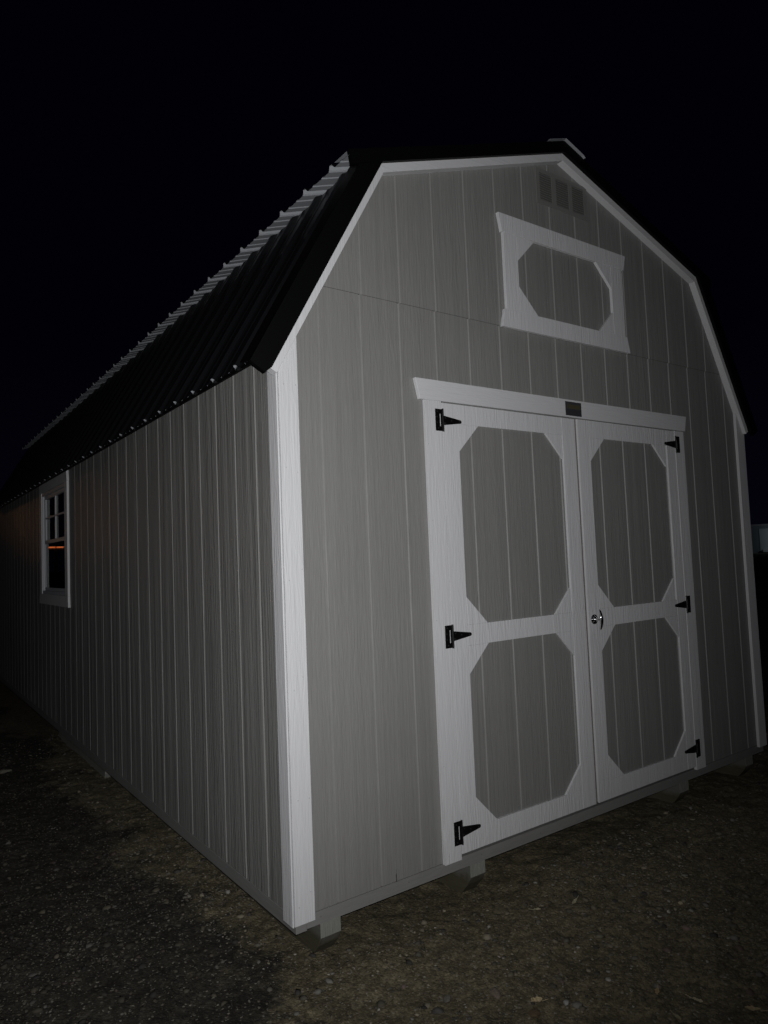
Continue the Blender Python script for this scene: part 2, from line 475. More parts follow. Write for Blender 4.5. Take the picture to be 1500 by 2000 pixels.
# upper sheets
up_s = (BASE[2][1]-BASE[1][1])/(BASE[2][0]-BASE[1][0])
tipL = (TIP, BASE[1][1]+up_s*(TIP-BASE[1][0]))
dn_s = (BASE[3][1]-BASE[2][1])/(BASE[3][0]-BASE[2][0])
tipR = (3.400-TIP, BASE[3][1]+dn_s*(3.400-TIP-BASE[3][0]))
apex = BASE[2]
sheet('roof_panel', tipL, (apex[0]-0.01, apex[1]-0.0035), prof_up)
sheet('roof_panel', tipR, (apex[0]+0.01, apex[1]-0.0035), prof_up)
def clipper(tip, sl):
    def f(A, t):
        # meet the underside line of the upper sheet, 2 mm short
        z0 = tip[1]-0.003-sl*tip[0]
        # A + s t :  Az+s tz = z0+sl*(Ax+s tx)
        s = (z0+sl*A[0]-A[1])/(t[1]-sl*t[0])
        return (A[0]+s*t[0], A[1]+s*t[1])
    return f
# lower sheets: flat passes through BASE[0]; eave end
def ext(p, q, d):
    l = math.hypot(q[0]-p[0], q[1]-p[1]); return (p[0]-(q[0]-p[0])/l*d, p[1]-(q[1]-p[1])/l*d)
eL = ext(BASE[0], BASE[1], 0.0); eR = ext(BASE[4], BASE[3], 0.0)
sheet('roof_panel', eL, BASE[1], prof_lo, clipper(tipL, up_s))
sheet('roof_panel', eR, BASE[3], prof_lo, clipper(tipR, dn_s))
# eave flashing under the sheet ends (scalloped hem under the ribs)
for e, other, side in ((eL, BASE[1], -1), (eR, BASE[3], 1)):
    tx, tz = other[0]-e[0], other[1]-e[1]; l = math.hypot(tx, tz); tx /= l; tz /= l
    nx, nz = (-tz, tx) if tx > 0 else (tz, -tx)
    def q(n, t): return (e[0]+nx*n+tx*t, e[1]+nz*n+tz*t)
    sx_ = side
    mb = MB(); mb.prism([q(-0.0022, 0.10), q(-0.0022, 0.0), (e[0]+sx_*0.006, e[1]-0.017), (e[0]+sx_*0.002, e[1]-0.017), q(-0.006, 0.004), q(-0.0045, 0.10)], -0.002, LEN+0.03, 'y')
    mb.build('eave_flashing', M_RAKE, roof)

# black rake trim: face over the white board, flange on the ribs
TL, TU = 0.0835, 0.0565
RO = offs(O, [TL, TU, TU, TL])
def rake(y0, y1, yf0, yf1):
    for k in range(4):
        mb = MB()
        if k in (0, 3):
            j = 0 if k == 0 else 4; m = 1 if k == 0 else 3
            a, b = O[j], O[m]
            l = math.hypot(b[0]-a[0], b[1]-a[1]); t = ((b[0]-a[0])/l, (b[1]-a[1])/l)
            n = (-t[1], t[0]) if k == 0 else (t[1], -t[0])
            def q(nn, tt): return (a[0]+n[0]*nn+t[0]*tt, a[1]+n[1]*nn+t[1]*tt)
            sl = up_s if k == 0 else dn_s
            def meet(nn, z0, x0):         # where a line at offset nn meets the line through (x0, z0) with slope sl
                A = q(nn, 0); s_ = (z0+sl*(A[0]-x0)-A[1])/(t[1]-sl*t[0]); return (A[0]+s_*t[0], A[1]+s_*t[1])
            ai = q(0.0135, -0.037); ao = q(TL, -0.034)
            mb.prism([q(0.0002, -0.003), ai, ao, meet(TL, O[m][1]-0.001, O[m][0]), (O[m][0], O[m][1])], y0, y1, 'y')
            tp = tipL if k == 0 else tipR
            th = 0.0012
            P1 = meet(TL, tp[1]-0.004, tp[0]); P1l = meet(TL-th, tp[1]-0.004, tp[0])
            A0, A1, B0, B1 = ao, P1, q(TL, -0.010), P1
            A0l, A1l, B0l, B1l = q(TL-th, -0.034), P1l, q(TL-th, -0.010), P1l
            v = [(A0[0], y0, A0[1]), (A1[0], y0, A1[1]), (B1[0], yf1, B1[1]), (B0[0], yf1, B0[1])]
            u = [(A0l[0], y0, A0l[1]), (A1l[0], y0, A1l[1]), (B1l[0], yf1, B1l[1]), (B0l[0], yf1, B0l[1])]
            mb.face(v); mb.face(u[::-1]); mb.face([v[0], v[3], u[3], u[0]]); mb.face([v[3], v[2], u[2], u[3]])
        else:
            m = 1 if k == 1 else 3
            sl = up_s if k == 1 else dn_s
            tipx = TIP if k == 1 else 3.400-TIP
            zt_ = RO[2][1]+sl*(tipx-RO[2][0])
            zb_ = O[2][1]+sl*(tipx-O[2][0])
            mb.prism([(tipx, zt_), (1.70, RO[2][1]), (1.70, O[2][1]), O[m], (tipx+(0.012 if k == 1 else -0.012), zb_)], y0, y1, 'y')
            mb.prism([(tipx, zt_), (1.70, RO[2][1]), (1.70, RO[2][1]-0.0008), (tipx, zt_-0.0008)], y1, yf1, 'y')
            mb.prism([(tipx, zt_-0.0010), (1.70, RO[2][1]-0.0010), (1.70, RO[2][1]-0.0018), (tipx, zt_-0.0018)], y1+0.0005, yf1, 'y', 1)
        mb.build('rake_trim', [M_RAKE, M_PALE], roof, fix=True)
rake(-0.0600, -0.0412, 0, 0.055)
# ridge cap: bent steel, pale underneath, poking out past the gable
mb = MB()
apx = (1.70, RO[2][1]+0.006)
for sgn in (-1, 1):
    sl = up_s
    e1 = (1.70+sgn*0.135, apx[1]-0.135*sl); e2 = (1.70+sgn*0.150, e1[1]-0.012)
    for p, q_ in ((apx, e1), (e1, e2)):
        mb.face([(p[0], -0.074, p[1]), (q_[0], -0.074, q_[1]), (q_[0], YE, q_[1]), (p[0], YE, p[1])], 0)
        mb.face([(p[0], -0.074, p[1]-0.0015), (p[0], YE, p[1]-0.0015), (q_[0], YE, q_[1]-0.0015), (q_[0], -0.074, q_[1]-0.0015)], 1)
        mb.face([(p[0], -0.074, p[1]), (p[0], -0.074, p[1]-0.0015), (q_[0], -0.074, q_[1]-0.0015), (q_[0], -0.074, q_[1])], 1)
mb.build('ridge_cap', [M_BLACK, M_PALE], roof, fix=False)

# ------------------------------------------------------------------ door casing, doors
mb = MB()
mb.box(0.700, 0.7910, -0.0200, -0.0018, 0.175, 2.1565)
nails(mb, [(0.715+rn.uniform(-.006, .006), z+rn.uniform(-.03, .03)) for z in (0.22, 0.60, 1.22, 1.62, 1.95)], -0.0200)
mb.build('door_casing', [M_WHITE, M_NAILW], shed, bevel=0.0005)
mb = MB()
mb.box(2.6095, 2.704, -0.0200, -0.0018, 0.175, 2.1565)
mb.build('door_casing', M_WHITE, shed, bevel=0.0012)
mb = MB()
mb.prism([(0.672, 2.157), (2.722, 2.1605), (2.743, 2.252), (0.650, 2.249)], -0.0215, -0.0018, 'y')
mb.build('door_header', M_WHITEH, shed, bevel=0.0012)
mb = MB()
mb.box(0.76, 2.63, 0.036, 0.05, 0.16, 2.20)
mb.box(1.66, 1.75, 0.0335, 0.0355, 0.16, 2.15)
mb.box(1.6992, 1.7190, -0.0050, 0.0330, 0.197, 2.149)
mb.build('door_jamb', M_STUD, shed)

def octo_frame(mb, x0, x1, z0, z1, holes, yf, yb, cut):
    """stiles, rails and corner gussets of painted board around octagonal openings; holes = [(hx0,hx1,hz0,hz1),...] bottom to top"""
    hx0, hx1 = holes[0][0], holes[0][1]
    mb.box(x0, hx0-0.0003, yf, yb, z0, z1); mb.box(hx1+0.0003, x1, yf-0.0004, yb, z0, z1)
    zs = [z0]+[v for h in holes for v in (h[2], h[3])]+[z1]
    for i in range(0, len(zs), 2):
        if zs[i+1]-zs[i] > 0.004: mb.box(hx0, hx1, yf+0.0005, yb, zs[i], zs[i+1])
    for a, b, c, d in holes:
        cx, cz = cut
        g = 0.0002
        for (px, sx) in ((a+g, 1), (b-g, -1)):
            for (pz, sz) in ((c+g, 1), (d-g, -1)):
                mb.prism([(px, pz), (px+sx*cx, pz), (px, pz+sz*cz)], yf+0.0003, yb, 'y')

def hinge(parent, kx, z, s):
    """T hinge: slotted leaf on the casing, pointed strap on the door; s=+1 strap runs to +x"""
    mb = MB()
    yf, yb = -0.0248, -0.0219
    L0, L1 = kx-s*0.041, kx-s*0.004           # leaf
    def bx(xa, xb, z0, z1, a=yf, b=yb, mi=0): mb.box(min(xa, xb), max(xa, xb), a, b, z0, z1, mi)
    sl0, sl1 = kx-s*0.0165, kx-s*0.0105       # slot
    bx(L0, sl0, z-0.049, z+0.049); bx(sl1, L1, z-0.049, z+0.049)
    bx(sl0, sl1, z-0.049, z-0.028); bx(sl0, sl1, z+0.028, z+0.049)
    # knuckle
    mb.cyl((kx, -0.0262, z-0.051), 0.0045, 0.102, 'z', 14)
    # strap
    tip = kx+s*0.112
    pts = [(kx+s*0.003, z+0.022), (tip-s*0.006, z+0.0075)]
    for a in range(-80, 81, 20):
        pts.append((tip-s*0.0075+s*0.0075*math.cos(math.radians(a)), z-0.0075*math.sin(math.radians(a))))
    pts += [(tip-s*0.006, z-0.0075), (kx+s*0.003, z-0.022)]
    mb.prism(pts, yf+0.0007, yb+0.0022, 'y')
    # screws
    for sxp, szp in ((-0.030, 0.038), (-0.034, 0.013), (-0.034, -0.012), (-0.027, -0.037), (0.017, 0.011), (0.012, -0.012), (0.052, 0.002), (0.098, 0.0)):
        y = yf-0.0008 if sxp < 0 else yf-0.0001
        mb.cyl((kx+s*sxp, y, z+szp), 0.0026, 0.0012, 'y', 12, mi=1)
    mb.build('hinge', [M_IRON, M_SCREW], parent, bevel=0.0004)

def door(x0, x1, z0, z1, holes, gx, cut, hinge_x, s, hz):
    mb = MB()
    strips(mb, x0+0.001, x1-0.001, gx, lambda q: [(const(z0+0.002), const(z1-0.002))], [], lambda a, d, z: (a, d-0.0085, z))
    mb.box(x0+0.001, x1-0.001, -0.0025, 0.033, z0+0.002, z1-0.002)
    d = mb.build('door', M_SIDING, shed, fix=False)
    mb = MB()
    octo_frame(mb, x0, x1, z0, z1, holes, -0.0185, -0.0078, cut)
    mb.build('door_trim', M_WHITE, d, bevel=0.0008)
    for z in hz: hinge(d, hinge_x, z, s)
    return d
doorL = door(0.7965, 1.6975, 0.196, 2.151, [(0.890, 1.5975, 0.289, 1.0695), (0.890, 1.5925, 1.1605, 2.0615)], 0.9715, (0.122, 0.124), 0.7935, 1, (2.071, 1.120, 0.290))
doorR = door(1.7205, 2.6055, 0.196, 2.154, [(1.8145, 2.522, 0.2905, 1.0695), (1.8145, 2.505, 1.1615, 2.0620)], 1.9075, (0.122, 0.124), 2.6080, -1, (2.074, 1.128, 0.298))

# chrome T handle
mb = MB()
hx, hz = 1.764, 1.112
mb.cyl((hx, -0.0195, hz), 0.0265, -0.0035, 'y', 36, r2=0.0245)
mb.cyl((hx, -0.023, hz), 0.0200, -0.004, 'y', 30, r2=0.012)
mb.cyl((hx, -0.022, hz), 0.0072, -0.040, 'y', 24, r2=0.0058)
mb.cyl((hx, -0.023, hz+0.0185), 0.0042, -0.003, 'y', 14, r2=0.0025); mb.cyl((hx, -0.023, hz-0.0185), 0.0042, -0.003, 'y', 14, r2=0.0025)
plate = mb.build('door_handle', M_CHROME, doorR, bevel=0.0012, smooth=False)
# grip: tapered bar, thick in the middle
mb = MB(); seg = 18; rings = []
for i in range(25):
    u = -1+2*i/24
    z = hz+u*0.053
    r = 0.0095*math.sqrt(max(0.0, 1-abs(u)**3.2))*0.86+0.0012*(1-abs(u))
    rings.append((z, max(r, 0.0002), -0.062-0.004*(1-u*u)+0.006*u*u))
for (z1_, r1, y1_), (z2_, r2, y2_) in zip(rings, rings[1:]):
    for i in range(seg):
        a, b = 2*math.pi*i/seg, 2*math.pi*(i+1)/seg
        mb.face([(hx+r1*1.0*math.cos(a), y1_+r1*0.75*math.sin(a), z1_), (hx+r1*math.cos(b), y1_+r1*0.75*math.sin(b), z1_),
                 (hx+r2*math.cos(b), y2_+r2*0.75*math.sin(b), z2_), (hx+r2*math.cos(a), y2_+r2*0.75*math.sin(a), z2_)])
mb.build('handle_grip', M_CHROME, plate, smooth=True)
import bmesh
_g = bpy.data.objects['handle_grip'].data
_b = bmesh.new(); _b.from_mesh(_g); bmesh.ops.remove_doubles(_b, verts=_b.verts, dist=1e-5); bmesh.ops.recalc_face_normals(_b, faces=_b.faces); _b.to_mesh(_g); _b.free()

# small maker's plate on the header: dark lower half, darker upper half with a gold band
M_PLD = mat('plate_dark', (0.050, 0.049, 0.055), 0.5); M_PLG = mat('plate_gold', (0.075, 0.068, 0.036), 0.5); M_PLL = mat('plate_grey', (0.040, 0.041, 0.046), 0.5)
mb = MB()
mb.box(1.6300, 1.7555, -0.0232, -0.0217, 2.1665, 2.2395, 0)
mb.box(1.6310, 1.7545, -0.0238, -0.0233, 2.1675, 2.1985, 2)
mb.prism([(1.652, 2.2035), (1.742, 2.2030), (1.746, 2.2065), (1.746, 2.2220), (1.738, 2.2260), (1.705, 2.2240), (1.660, 2.2255)], -0.0238, -0.0233, 'y', 1)
mb.prism([(1.641, 2.2050), (1.647, 2.2050), (1.656, 2.2290), (1.649, 2.2290)], -0.0240, -0.0233, 'y', 1)
mb.box(1.640, 1.694, -0.0239, -0.0233, 2.2018, 2.2028, 0)
mb.build('maker_plate', [M_PLD, M_PLG, M_PLL], shed)

# ------------------------------------------------------------------ loft trim over the doors
mb = MB()
mb.prism([(1.232, 3.0440), (2.203, 3.0495), (2.225, 3.1370), (1.212, 3.1360)], -0.0225, -0.0042, 'y')
mb.prism([(1.205, 2.5660), (2.220, 2.5715), (2.1985, 2.6600), (1.226, 2.6560)], -0.0225, -0.0042, 'y')
mb.box(1.242, 1.3365, -0.0210, -0.0042, 2.6567, 3.0436)
mb.box(2.0840, 2.1855, -0.0210, -0.0042, 2.6607, 3.0485)
for a, b, c in (((1.337, 3.0438), (1.465, 3.0443), (1.337, 2.917)), ((2.0835, 3.0483), (1.955, 3.0475), (2.0835, 2.921)),
                ((1.337, 2.6572), (1.465, 2.6576), (1.337, 2.785)), ((2.0835, 2.6605), (1.957, 2.6598), (2.0835, 2.785))):
    mb.prism([a, b, c], -0.0207, -0.0042, 'y')
mb.build('loft_trim', M_WHITE, shed, bevel=0.001)

# ------------------------------------------------------------------ gable vent: three louvred banks, painted like the wall
M_VENT = mat('vent_paint', (0.20, 0.197, 0.187), 0.6); M_VOID = mat('vent_void_shade', (0.10, 0.098, 0.09), 0.9)  # dark sheet carries the shade of the hollow behind the louvres in its colour
VX = [(1.545, 1.640), (1.672, 1.775), (1.803, 1.902)]
VZ0, VZ1 = 3.296, 3.444
mb = MB()
yf = -0.0075
mb.box(1.520, 1.928, yf, -0.0035, VZ1, VZ1+0.022); mb.box(1.520, 1.928, yf, -0.0035, VZ0-0.022, VZ0)
xs = [1.520]+[v for p in VX for v in p]+[1.928]
for i in range(0, len(xs), 2): mb.box(xs[i], xs[i+1], yf, -0.0035, VZ0, VZ1)
mb.box(1.530, 1.918, -0.0034, -0.0026, VZ0, VZ1, 1)
gv = mb.build('gable_vent', [M_VENT, M_VOID], shed, bevel=0.0)
for xa, xb in VX:
    mb = MB()
    n = 12
    for i in range(n):
        z = VZ0+(i+0.25)*(VZ1-VZ0)/n
        mb.prism([(-0.0100, z-0.001), (-0.0092, z-0.0022), (-0.0042, z+0.0062), (-0.0052, z+0.0074)], xa+0.001, xb-0.001, 'x')
    mb.build('louvre', M_VENT, gv)

# ------------------------------------------------------------------ side window
T0, T1 = -0.0190, -0.0018
fx0, fx1 = -0.013, 0.075
a0, a1, b0, b1 = WY0+0.001, WY1-0.001, WZ0+0.001, WZ1-0.001
mb = MB()           # one mitred vinyl frame
def ring(mb, x0, x1, y0, y1, z0, z1, t):
    o_ = [(y0, z0), (y1, z0), (y1, z1), (y0, z1)]; i_ = [(y0+t, z0+t), (y1-t, z0+t), (y1-t, z1-t), (y0+t, z1-t)]
    n = len(mb.v)
    for x in (x0, x1):
        mb.v += [(x, y, z) for y, z in o_]+[(x, y, z) for y, z in i_]
    for k in range(4):
        j = (k+1) % 4
        for q in ((k, j, 4+j, 4+k), (8+k, 12+k, 12+j, 8+j), (k, 8+k, 8+j, j), (4+k, 4+j, 12+j, 12+k)):
            mb.f.append(tuple(n+v for v in q)); mb.m.append(0)
ring(mb, fx0, fx1, a0, a1, b0, b1, 0.028)
win = mb.build('window', M_VINYL, shed, bevel=0.002)
for y0_, y1_ in ((3.662, WY0+0.012), (WY1-0.012, 4.862)):
    mb = MB(); mb.box(T0, T1, y0_, y1_, 1.2665, 2.190); mb.build('window_casing', M_WHITE, win, bevel=0.001)
mb = MB(); mb.prism([(3.655, 2.191), (4.872, 2.191), (4.850, 2.278), (3.672, 2.278)], T0-0.001, T1, 'x'); mb.build('window_header', M_WHITEH, win, bevel=0.001)
mb = MB(); mb.prism([(3.650, 1.176), (4.885, 1.176), (4.866, 1.2655), (3.660, 1.2655)], T0-0.001, T1, 'x'); mb.build('window_sill', M_WHITEH, win, bevel=0.001)
ya, yb_ = a0+0.029, a1-0.029; zm = 1.735
mb = MB()          # upper sash (outer track)
for y0_, y1_ in ((ya, ya+0.032), (yb_-0.045, yb_)): mb.box(0.004, 0.026, y0_, y1_, zm-0.015, b1-0.029)
mb.box(0.004, 0.026, ya+0.0322, yb_-0.0452, b1-0.060, b1-0.029); mb.box(0.002, 0.028, ya+0.0322, yb_-0.0452, zm-0.015, zm+0.016)
mid = 0.5*(ya+yb_)
mb.box(0.0045, 0.0160, mid-0.011, mid+0.011, zm+0.0165, b1-0.0605); mb.box(0.006, 0.0150, ya+0.0325, mid-0.0112, 1.946, 1.962); mb.box(0.006, 0.0150, mid+0.0112, yb_-0.0455, 1.946, 1.962)
mb.build('upper_sash', M_VINYL, win, bevel=0.0012)
mb = MB()
for y0_, y1_ in ((ya, ya+0.030), (yb_-0.022, yb_)): mb.box(0.004, 0.022, y0_, y1_, b0+0.029, zm-0.0160)
mb.box(0.004, 0.022, ya+0.0302, yb_-0.0222, b0+0.029, b0+0.056)
mb.build('lower_sash', M_VINYL, win, bevel=0.0012)
mb = MB(); mb.box(0.017, 0.020, ya+0.02, yb_-0.02, zm, b1-0.04); mb.build('pane', M_GLASSY, win)
mb = MB(); mb.box(0.011, 0.014, ya+0.028, yb_-0.020, b0+0.054, zm-0.0165); mb.build('pane', M_GLASSY, win)

M_MUD = mat('mud_scuff', (0.045, 0.042, 0.035), 0.9)
mb = MB()
for i in range(9):
    z = 0.176+i*0.0055; h = 0.0022*(1-i/10)+rn.uniform(-.0004, .0004)
    mb.box(0.4585-h+rn.uniform(-.0008, .0008), 0.4585+h, -0.0006, -0.0001, z, z+0.0054)
mb.build('mud_scuff', M_MUD, shed)

# ------------------------------------------------------------------ ground
def vnoise(x, y, s, seed):
    """smooth value noise"""
    r = np.random.default_rng(seed).random((64, 64))
    u, v = np.asarray(x)*s+17.3, np.asarray(y)*s+9.1
    i, j = np.floor(u).astype(int), np.floor(v).astype(int)
    fu, fv = u-i, v-j
    fu, fv = fu*fu*(3-2*fu), fv*fv*(3-2*fv)
    g = lambda a, b: r[a % 64, b % 64]
    return (g(i, j)*(1-fu)+g(i+1, j)*fu)*(1-fv)+(g(i, j+1)*(1-fu)+g(i+1, j+1)*fu)*fv
def gh(x, y):
    x = np.asarray(x, float); y = np.asarray(y, float)
    h = (vnoise(x, y, 0.8, 1)-0.5)*0.018+(vnoise(x, y, 2.7, 2)-0.5)*0.014+(vnoise(x, y, 7, 3)-0.5)*0.013+(vnoise(x, y, 23, 4)-0.5)*0.010+(vnoise(x, y, 41, 5)-0.5)*0.006
    return h-0.004
def axis(lo, hi, far0, far1, step):
    a = list(np.arange(lo, hi, step)); s = step; x = hi
    while x < far1: a.append(x); s *= 1.35; x += s
    a.append(far1); b = []; s = step; x = lo
    while x > far0: s *= 1.35; x -= s; b.append(max(x, far0))
    return np.array(sorted(set(b+a)))
gx = axis(-2.2, 4.6, -400, 500, 0.0135); gy = axis(-1.7, 4.6, -300, 600, 0.0135)
X, Y = np.meshgrid(gx, gy)
Z = gh(X, Y); Z[(np.abs(X) > 30) | (np.abs(Y) > 30)] *= 0
V = np.stack([X, Y, Z], -1).reshape(-1, 3)
ny, nx = X.shape
ii = np.arange(ny*nx).reshape(ny, nx)
F = np.stack([ii[:-1, :-1], ii[:-1, 1:], ii[1:, 1:], ii[1:, :-1]], -1).reshape(-1, 4)
def npmesh(name, V, F, m):
    me = bpy.data.meshes.new(name)
    k = F.shape[1]
    me.vertices.add(len(V)); me.vertices.foreach_set('co', V.astype(np.float32).ravel())
    me.loops.add(F.size); me.loops.foreach_set('vertex_index', F.astype(np.int32).ravel())
    me.polygons.add(len(F)); me.polygons.foreach_set('loop_start', np.arange(0, F.size, k, dtype=np.int32))
    me.polygons.foreach_set('loop_total', np.full(len(F), k, dtype=np.int32))
    me.update(calc_edges=True); me.validate()
    me.materials.append(m)
    o = bpy.data.objects.new(name, me); C.objects.link(o)
    return o
M_GROUND = mat('packed_dirt_and_fines', (0.05, 0.043, 0.03), 0.9, 0, 0.25)
def ground_mat(m):
    nt = m.node_tree; L = nt.links; b = nt.nodes['Principled BSDF']
    t = nd(m, 'ShaderNodeTexCoord')
    n1 = nd(m, 'ShaderNodeTexNoise', Scale=1.3, Detail=8.0, Roughness=0.68, Distortion=0.4)
    n2 = nd(m, 'ShaderNodeTexNoise', Scale=14.0, Detail=7.0, Roughness=0.7)
    n3 = nd(m, 'ShaderNodeTexNoise', Scale=95.0, Detail=4.0, Roughness=0.7)
    vo = nd(m, 'ShaderNodeTexVoronoi', Scale=70.0)
    for n in (n1, n2, n3, vo): L.new(t.outputs['Object'], n.inputs['Vector'])
    # bare olive-brown dirt by the shed, blacker ground to the left of it: the edge wanders
    sp = nd(m, 'ShaderNodeSeparateXYZ'); L.new(t.outputs['Object'], sp.inputs[0])
    e1 = nd(m, 'ShaderNodeMath', operation='MULTIPLY_ADD'); e1.inputs[1].default_value = 0.020; e1.inputs[2].default_value = 0.125
    L.new(sp.outputs['Y'], e1.inputs[0])
    e2 = nd(m, 'ShaderNodeMath', operation='ADD'); L.new(sp.outputs['X'], e2.inputs[0]); L.new(e1.outputs[0], e2.inputs[1])
    e3 = nd(m, 'ShaderNodeMath', operation='MULTIPLY_ADD'); e3.inputs[1].default_value = 1.5; e3.inputs[2].default_value = -0.75
    L.new(n1.outputs['Fac'], e3.inputs[0])
    e4 = nd(m, 'ShaderNodeMath', operation='ADD'); L.new(e2.outputs[0], e4.inputs[0]); L.new(e3.outputs[0], e4.inputs[1])
    e5 = nd(m, 'ShaderNodeMath', operation='MULTIPLY_ADD'); e5.inputs[1].default_value = 0.34; e5.inputs[2].default_value = -0.17
    L.new(n2.outputs['Fac'], e5.inputs[0])
    e6 = nd(m, 'ShaderNodeMath', operation='ADD'); L.new(e4.outputs[0], e6.inputs[0]); L.new(e5.outputs[0], e6.inputs[1])
    ms = nd(m, 'ShaderNodeMapRange'); ms.inputs[1].default_value = -0.07; ms.inputs[2].default_value = 0.09
    L.new(e6.outputs[0], ms.inputs[0])
    c_d = nd(m, 'ShaderNodeValToRGB'); c_b = nd(m, 'ShaderNodeValToRGB')
    c_d.color_ramp.elements[0].position = 0.32; c_d.color_ramp.elements[0].color = (0.015, 0.014, 0.012, 1)
    c_d.color_ramp.elements[1].position = 0.72; c_d.color_ramp.elements[1].color = (0.070, 0.064, 0.049, 1)
    c_b.color_ramp.elements[0].position = 0.30; c_b.color_ramp.elements[0].color = (0.060, 0.051, 0.031, 1)
    e = c_b.color_ramp.elements.new(0.47); e.color = (0.130, 0.110, 0.068, 1)
    c_b.color_ramp.elements[2].position = 0.75; c_b.color_ramp.elements[2].color = (0.195, 0.165, 0.102, 1)
    mixn = nd(m, 'ShaderNodeMix', data_type='FLOAT'); mixn.inputs[0].default_value = 0.38
    L.new(n2.outputs['Fac'], mixn.inputs[2]); L.new(n3.outputs['Fac'], mixn.inputs[3])
    mixo = nd(m, 'ShaderNodeMix', data_type='FLOAT'); mixo.inputs[0].default_value = 0.5
    L.new(mixn.outputs[0], mixo.inputs[2]); L.new(n1.outputs['Fac'], mixo.inputs[3])
    L.new(mixo.outputs[0], c_d.inputs[0]); L.new(mixo.outputs[0], c_b.inputs[0])
    mc = nd(m, 'ShaderNodeMix', data_type='RGBA')
    L.new(ms.outputs[0], mc.inputs[0]); L.new(c_d.outputs[0], mc.inputs[6]); L.new(c_b.outputs[0], mc.inputs[7])
    # stones set in the dirt: irregular cells of differing tone, some of them pale chips
    wob = nd(m, 'ShaderNodeTexNoise', Scale=45.0, Detail=3.0); L.new(t.outputs['Object'], wob.inputs['Vector'])
    def cells(scale, amt):
        vm = nd(m, 'ShaderNodeVectorMath', operation='MULTIPLY_ADD'); vm.inputs[1].default_value = (amt, amt, amt)
        L.new(wob.outputs['Color'], vm.inputs[0]); L.new(t.outputs['Object'], vm.inputs[2])
        v = nd(m, 'ShaderNodeTexVoronoi', Scale=scale, Randomness=1.0); L.new(vm.outputs[0], v.inputs['Vector'])
        s3 = nd(m, 'ShaderNodeSeparateColor'); L.new(v.outputs['Color'], s3.inputs[0])
        return v, s3
    v1, s1 = cells(62.0, 0.020); v2, s2 = cells(150.0, 0.006); v3, s3 = cells(24.0, 0.05)
    def rng_(src, a, b_, c, d):
        r_ = nd(m, 'ShaderNodeMapRange'); L.new(src, r_.inputs[0])
        for i, v in enumerate((a, b_, c, d)): r_.inputs[i+1].default_value = v
        return r_.outputs[0]
    def mul_(p, q):
        x = nd(m, 'ShaderNodeMath', operation='MULTIPLY'); L.new(p, x.inputs[0]); L.new(q, x.inputs[1]); return x.outputs[0]
    k1 = rng_(s1.outputs[0], 0, 1, 0.74, 1.26); k2 = rng_(s2.outputs[0], 0, 1, 0.72, 1.28); k3 = rng_(s3.outputs[0], 0, 1, 0.80, 1.20)
    edge = rng_(v1.outputs['Distance'], 0.25, 0.75, 1.08, 0.82)
    gain = mul_(mul_(k1, k2), mul_(k3, edge))
    chip = rng_(s2.outputs[1], 0.962, 0.975, 0.0, 1.0)
    vs = nd(m, 'ShaderNodeVectorMath', operation='SCALE'); L.new(mc.outputs[2], vs.inputs[0]); L.new(gain, vs.inputs['Scale'])
    mch = nd(m, 'ShaderNodeMix', data_type='RGBA'); L.new(chip, mch.inputs[0]); L.new(vs.outputs[0], mch.inputs[6]); mch.inputs[7].default_value = (0.23, 0.21, 0.165, 1)
    L.new(mch.outputs[2], b.inputs['Base Color'])
    h = nd(m, 'ShaderNodeMath', operation='ADD'); L.new(n3.outputs['Fac'], h.inputs[0]); L.new(s1.outputs[1], h.inputs[1])
    h2 = nd(m, 'ShaderNodeMath', operation='SUBTRACT'); L.new(h.outputs[0], h2.inputs[0]); L.new(v1.outputs['Distance'], h2.inputs[1])
    h3 = nd(m, 'ShaderNodeMath', operation='SUBTRACT'); L.new(h2.outputs[0], h3.inputs[0]); L.new(v2.outputs['Distance'], h3.inputs[1])
    bp = nd(m, 'ShaderNodeBump', Strength=0.5, Distance=0.0055); L.new(h3.outputs[0], bp.inputs['Height']); L.new(bp.outputs[0], b.inputs['Normal'])
ground_mat(M_GROUND)
g = npmesh('ground', V, F, M_GROUND); tag(g, kind='structure')
g.data.polygons.foreach_set('use_smooth', [True]*len(g.data.polygons))

# gravel: thousands of small angular stones pressed into the dirt (one mesh, nobody could count it)
t_ = (1+5**.5)/2
ICO = np.array([(-1,t_,0),(1,t_,0),(-1,-t_,0),(1,-t_,0),(0,-1,t_),(0,1,t_),(0,-1,-t_),(0,1,-t_),(t_,0,-1),(t_,0,1),(-t_,0,-1),(-t_,0,1)], float)/math.sqrt(1+t_*t_)
ICF = np.array([(0,11,5),(0,5,1),(0,1,7),(0,7,10),(0,10,11),(1,5,9),(5,11,4),(11,10,2),(10,7,6),(7,1,8),(3,9,4),(3,4,2),(3,2,6),(3,6,8),(3,8,9),(4,9,5),(2,4,11),(6,2,10),(8,6,7),(9,8,1)])
N = 110000
px = rng.uniform(-1.9, 4.4, N*2); py = rng.uniform(-1.5, 4.6, N*2)
dist = np.hypot(px+1.23, py+2.36)
dens = np.clip(2.2/dist, 0, 1)**1.3*np.clip(0.35+1.3*vnoise(px, py, 2.3, 8), 0, 1)*np.where(vnoise(px, py, 0.9, 9) > 0.42, 1.0, 0.45)
keep = (rng.random(N*2) < dens) & ~((px > 0.11) & (py > 0.0) & (px < 3.4)) 
px, py = px[keep][:N], py[keep][:N]; n_ = len(px)
r = 0.0019*np.exp(rng.exponential(0.50, n_)); r = np.minimum(r, 0.016)
jit = 1+rng.uniform(-0.38, 0.38, (n_, 12, 1))
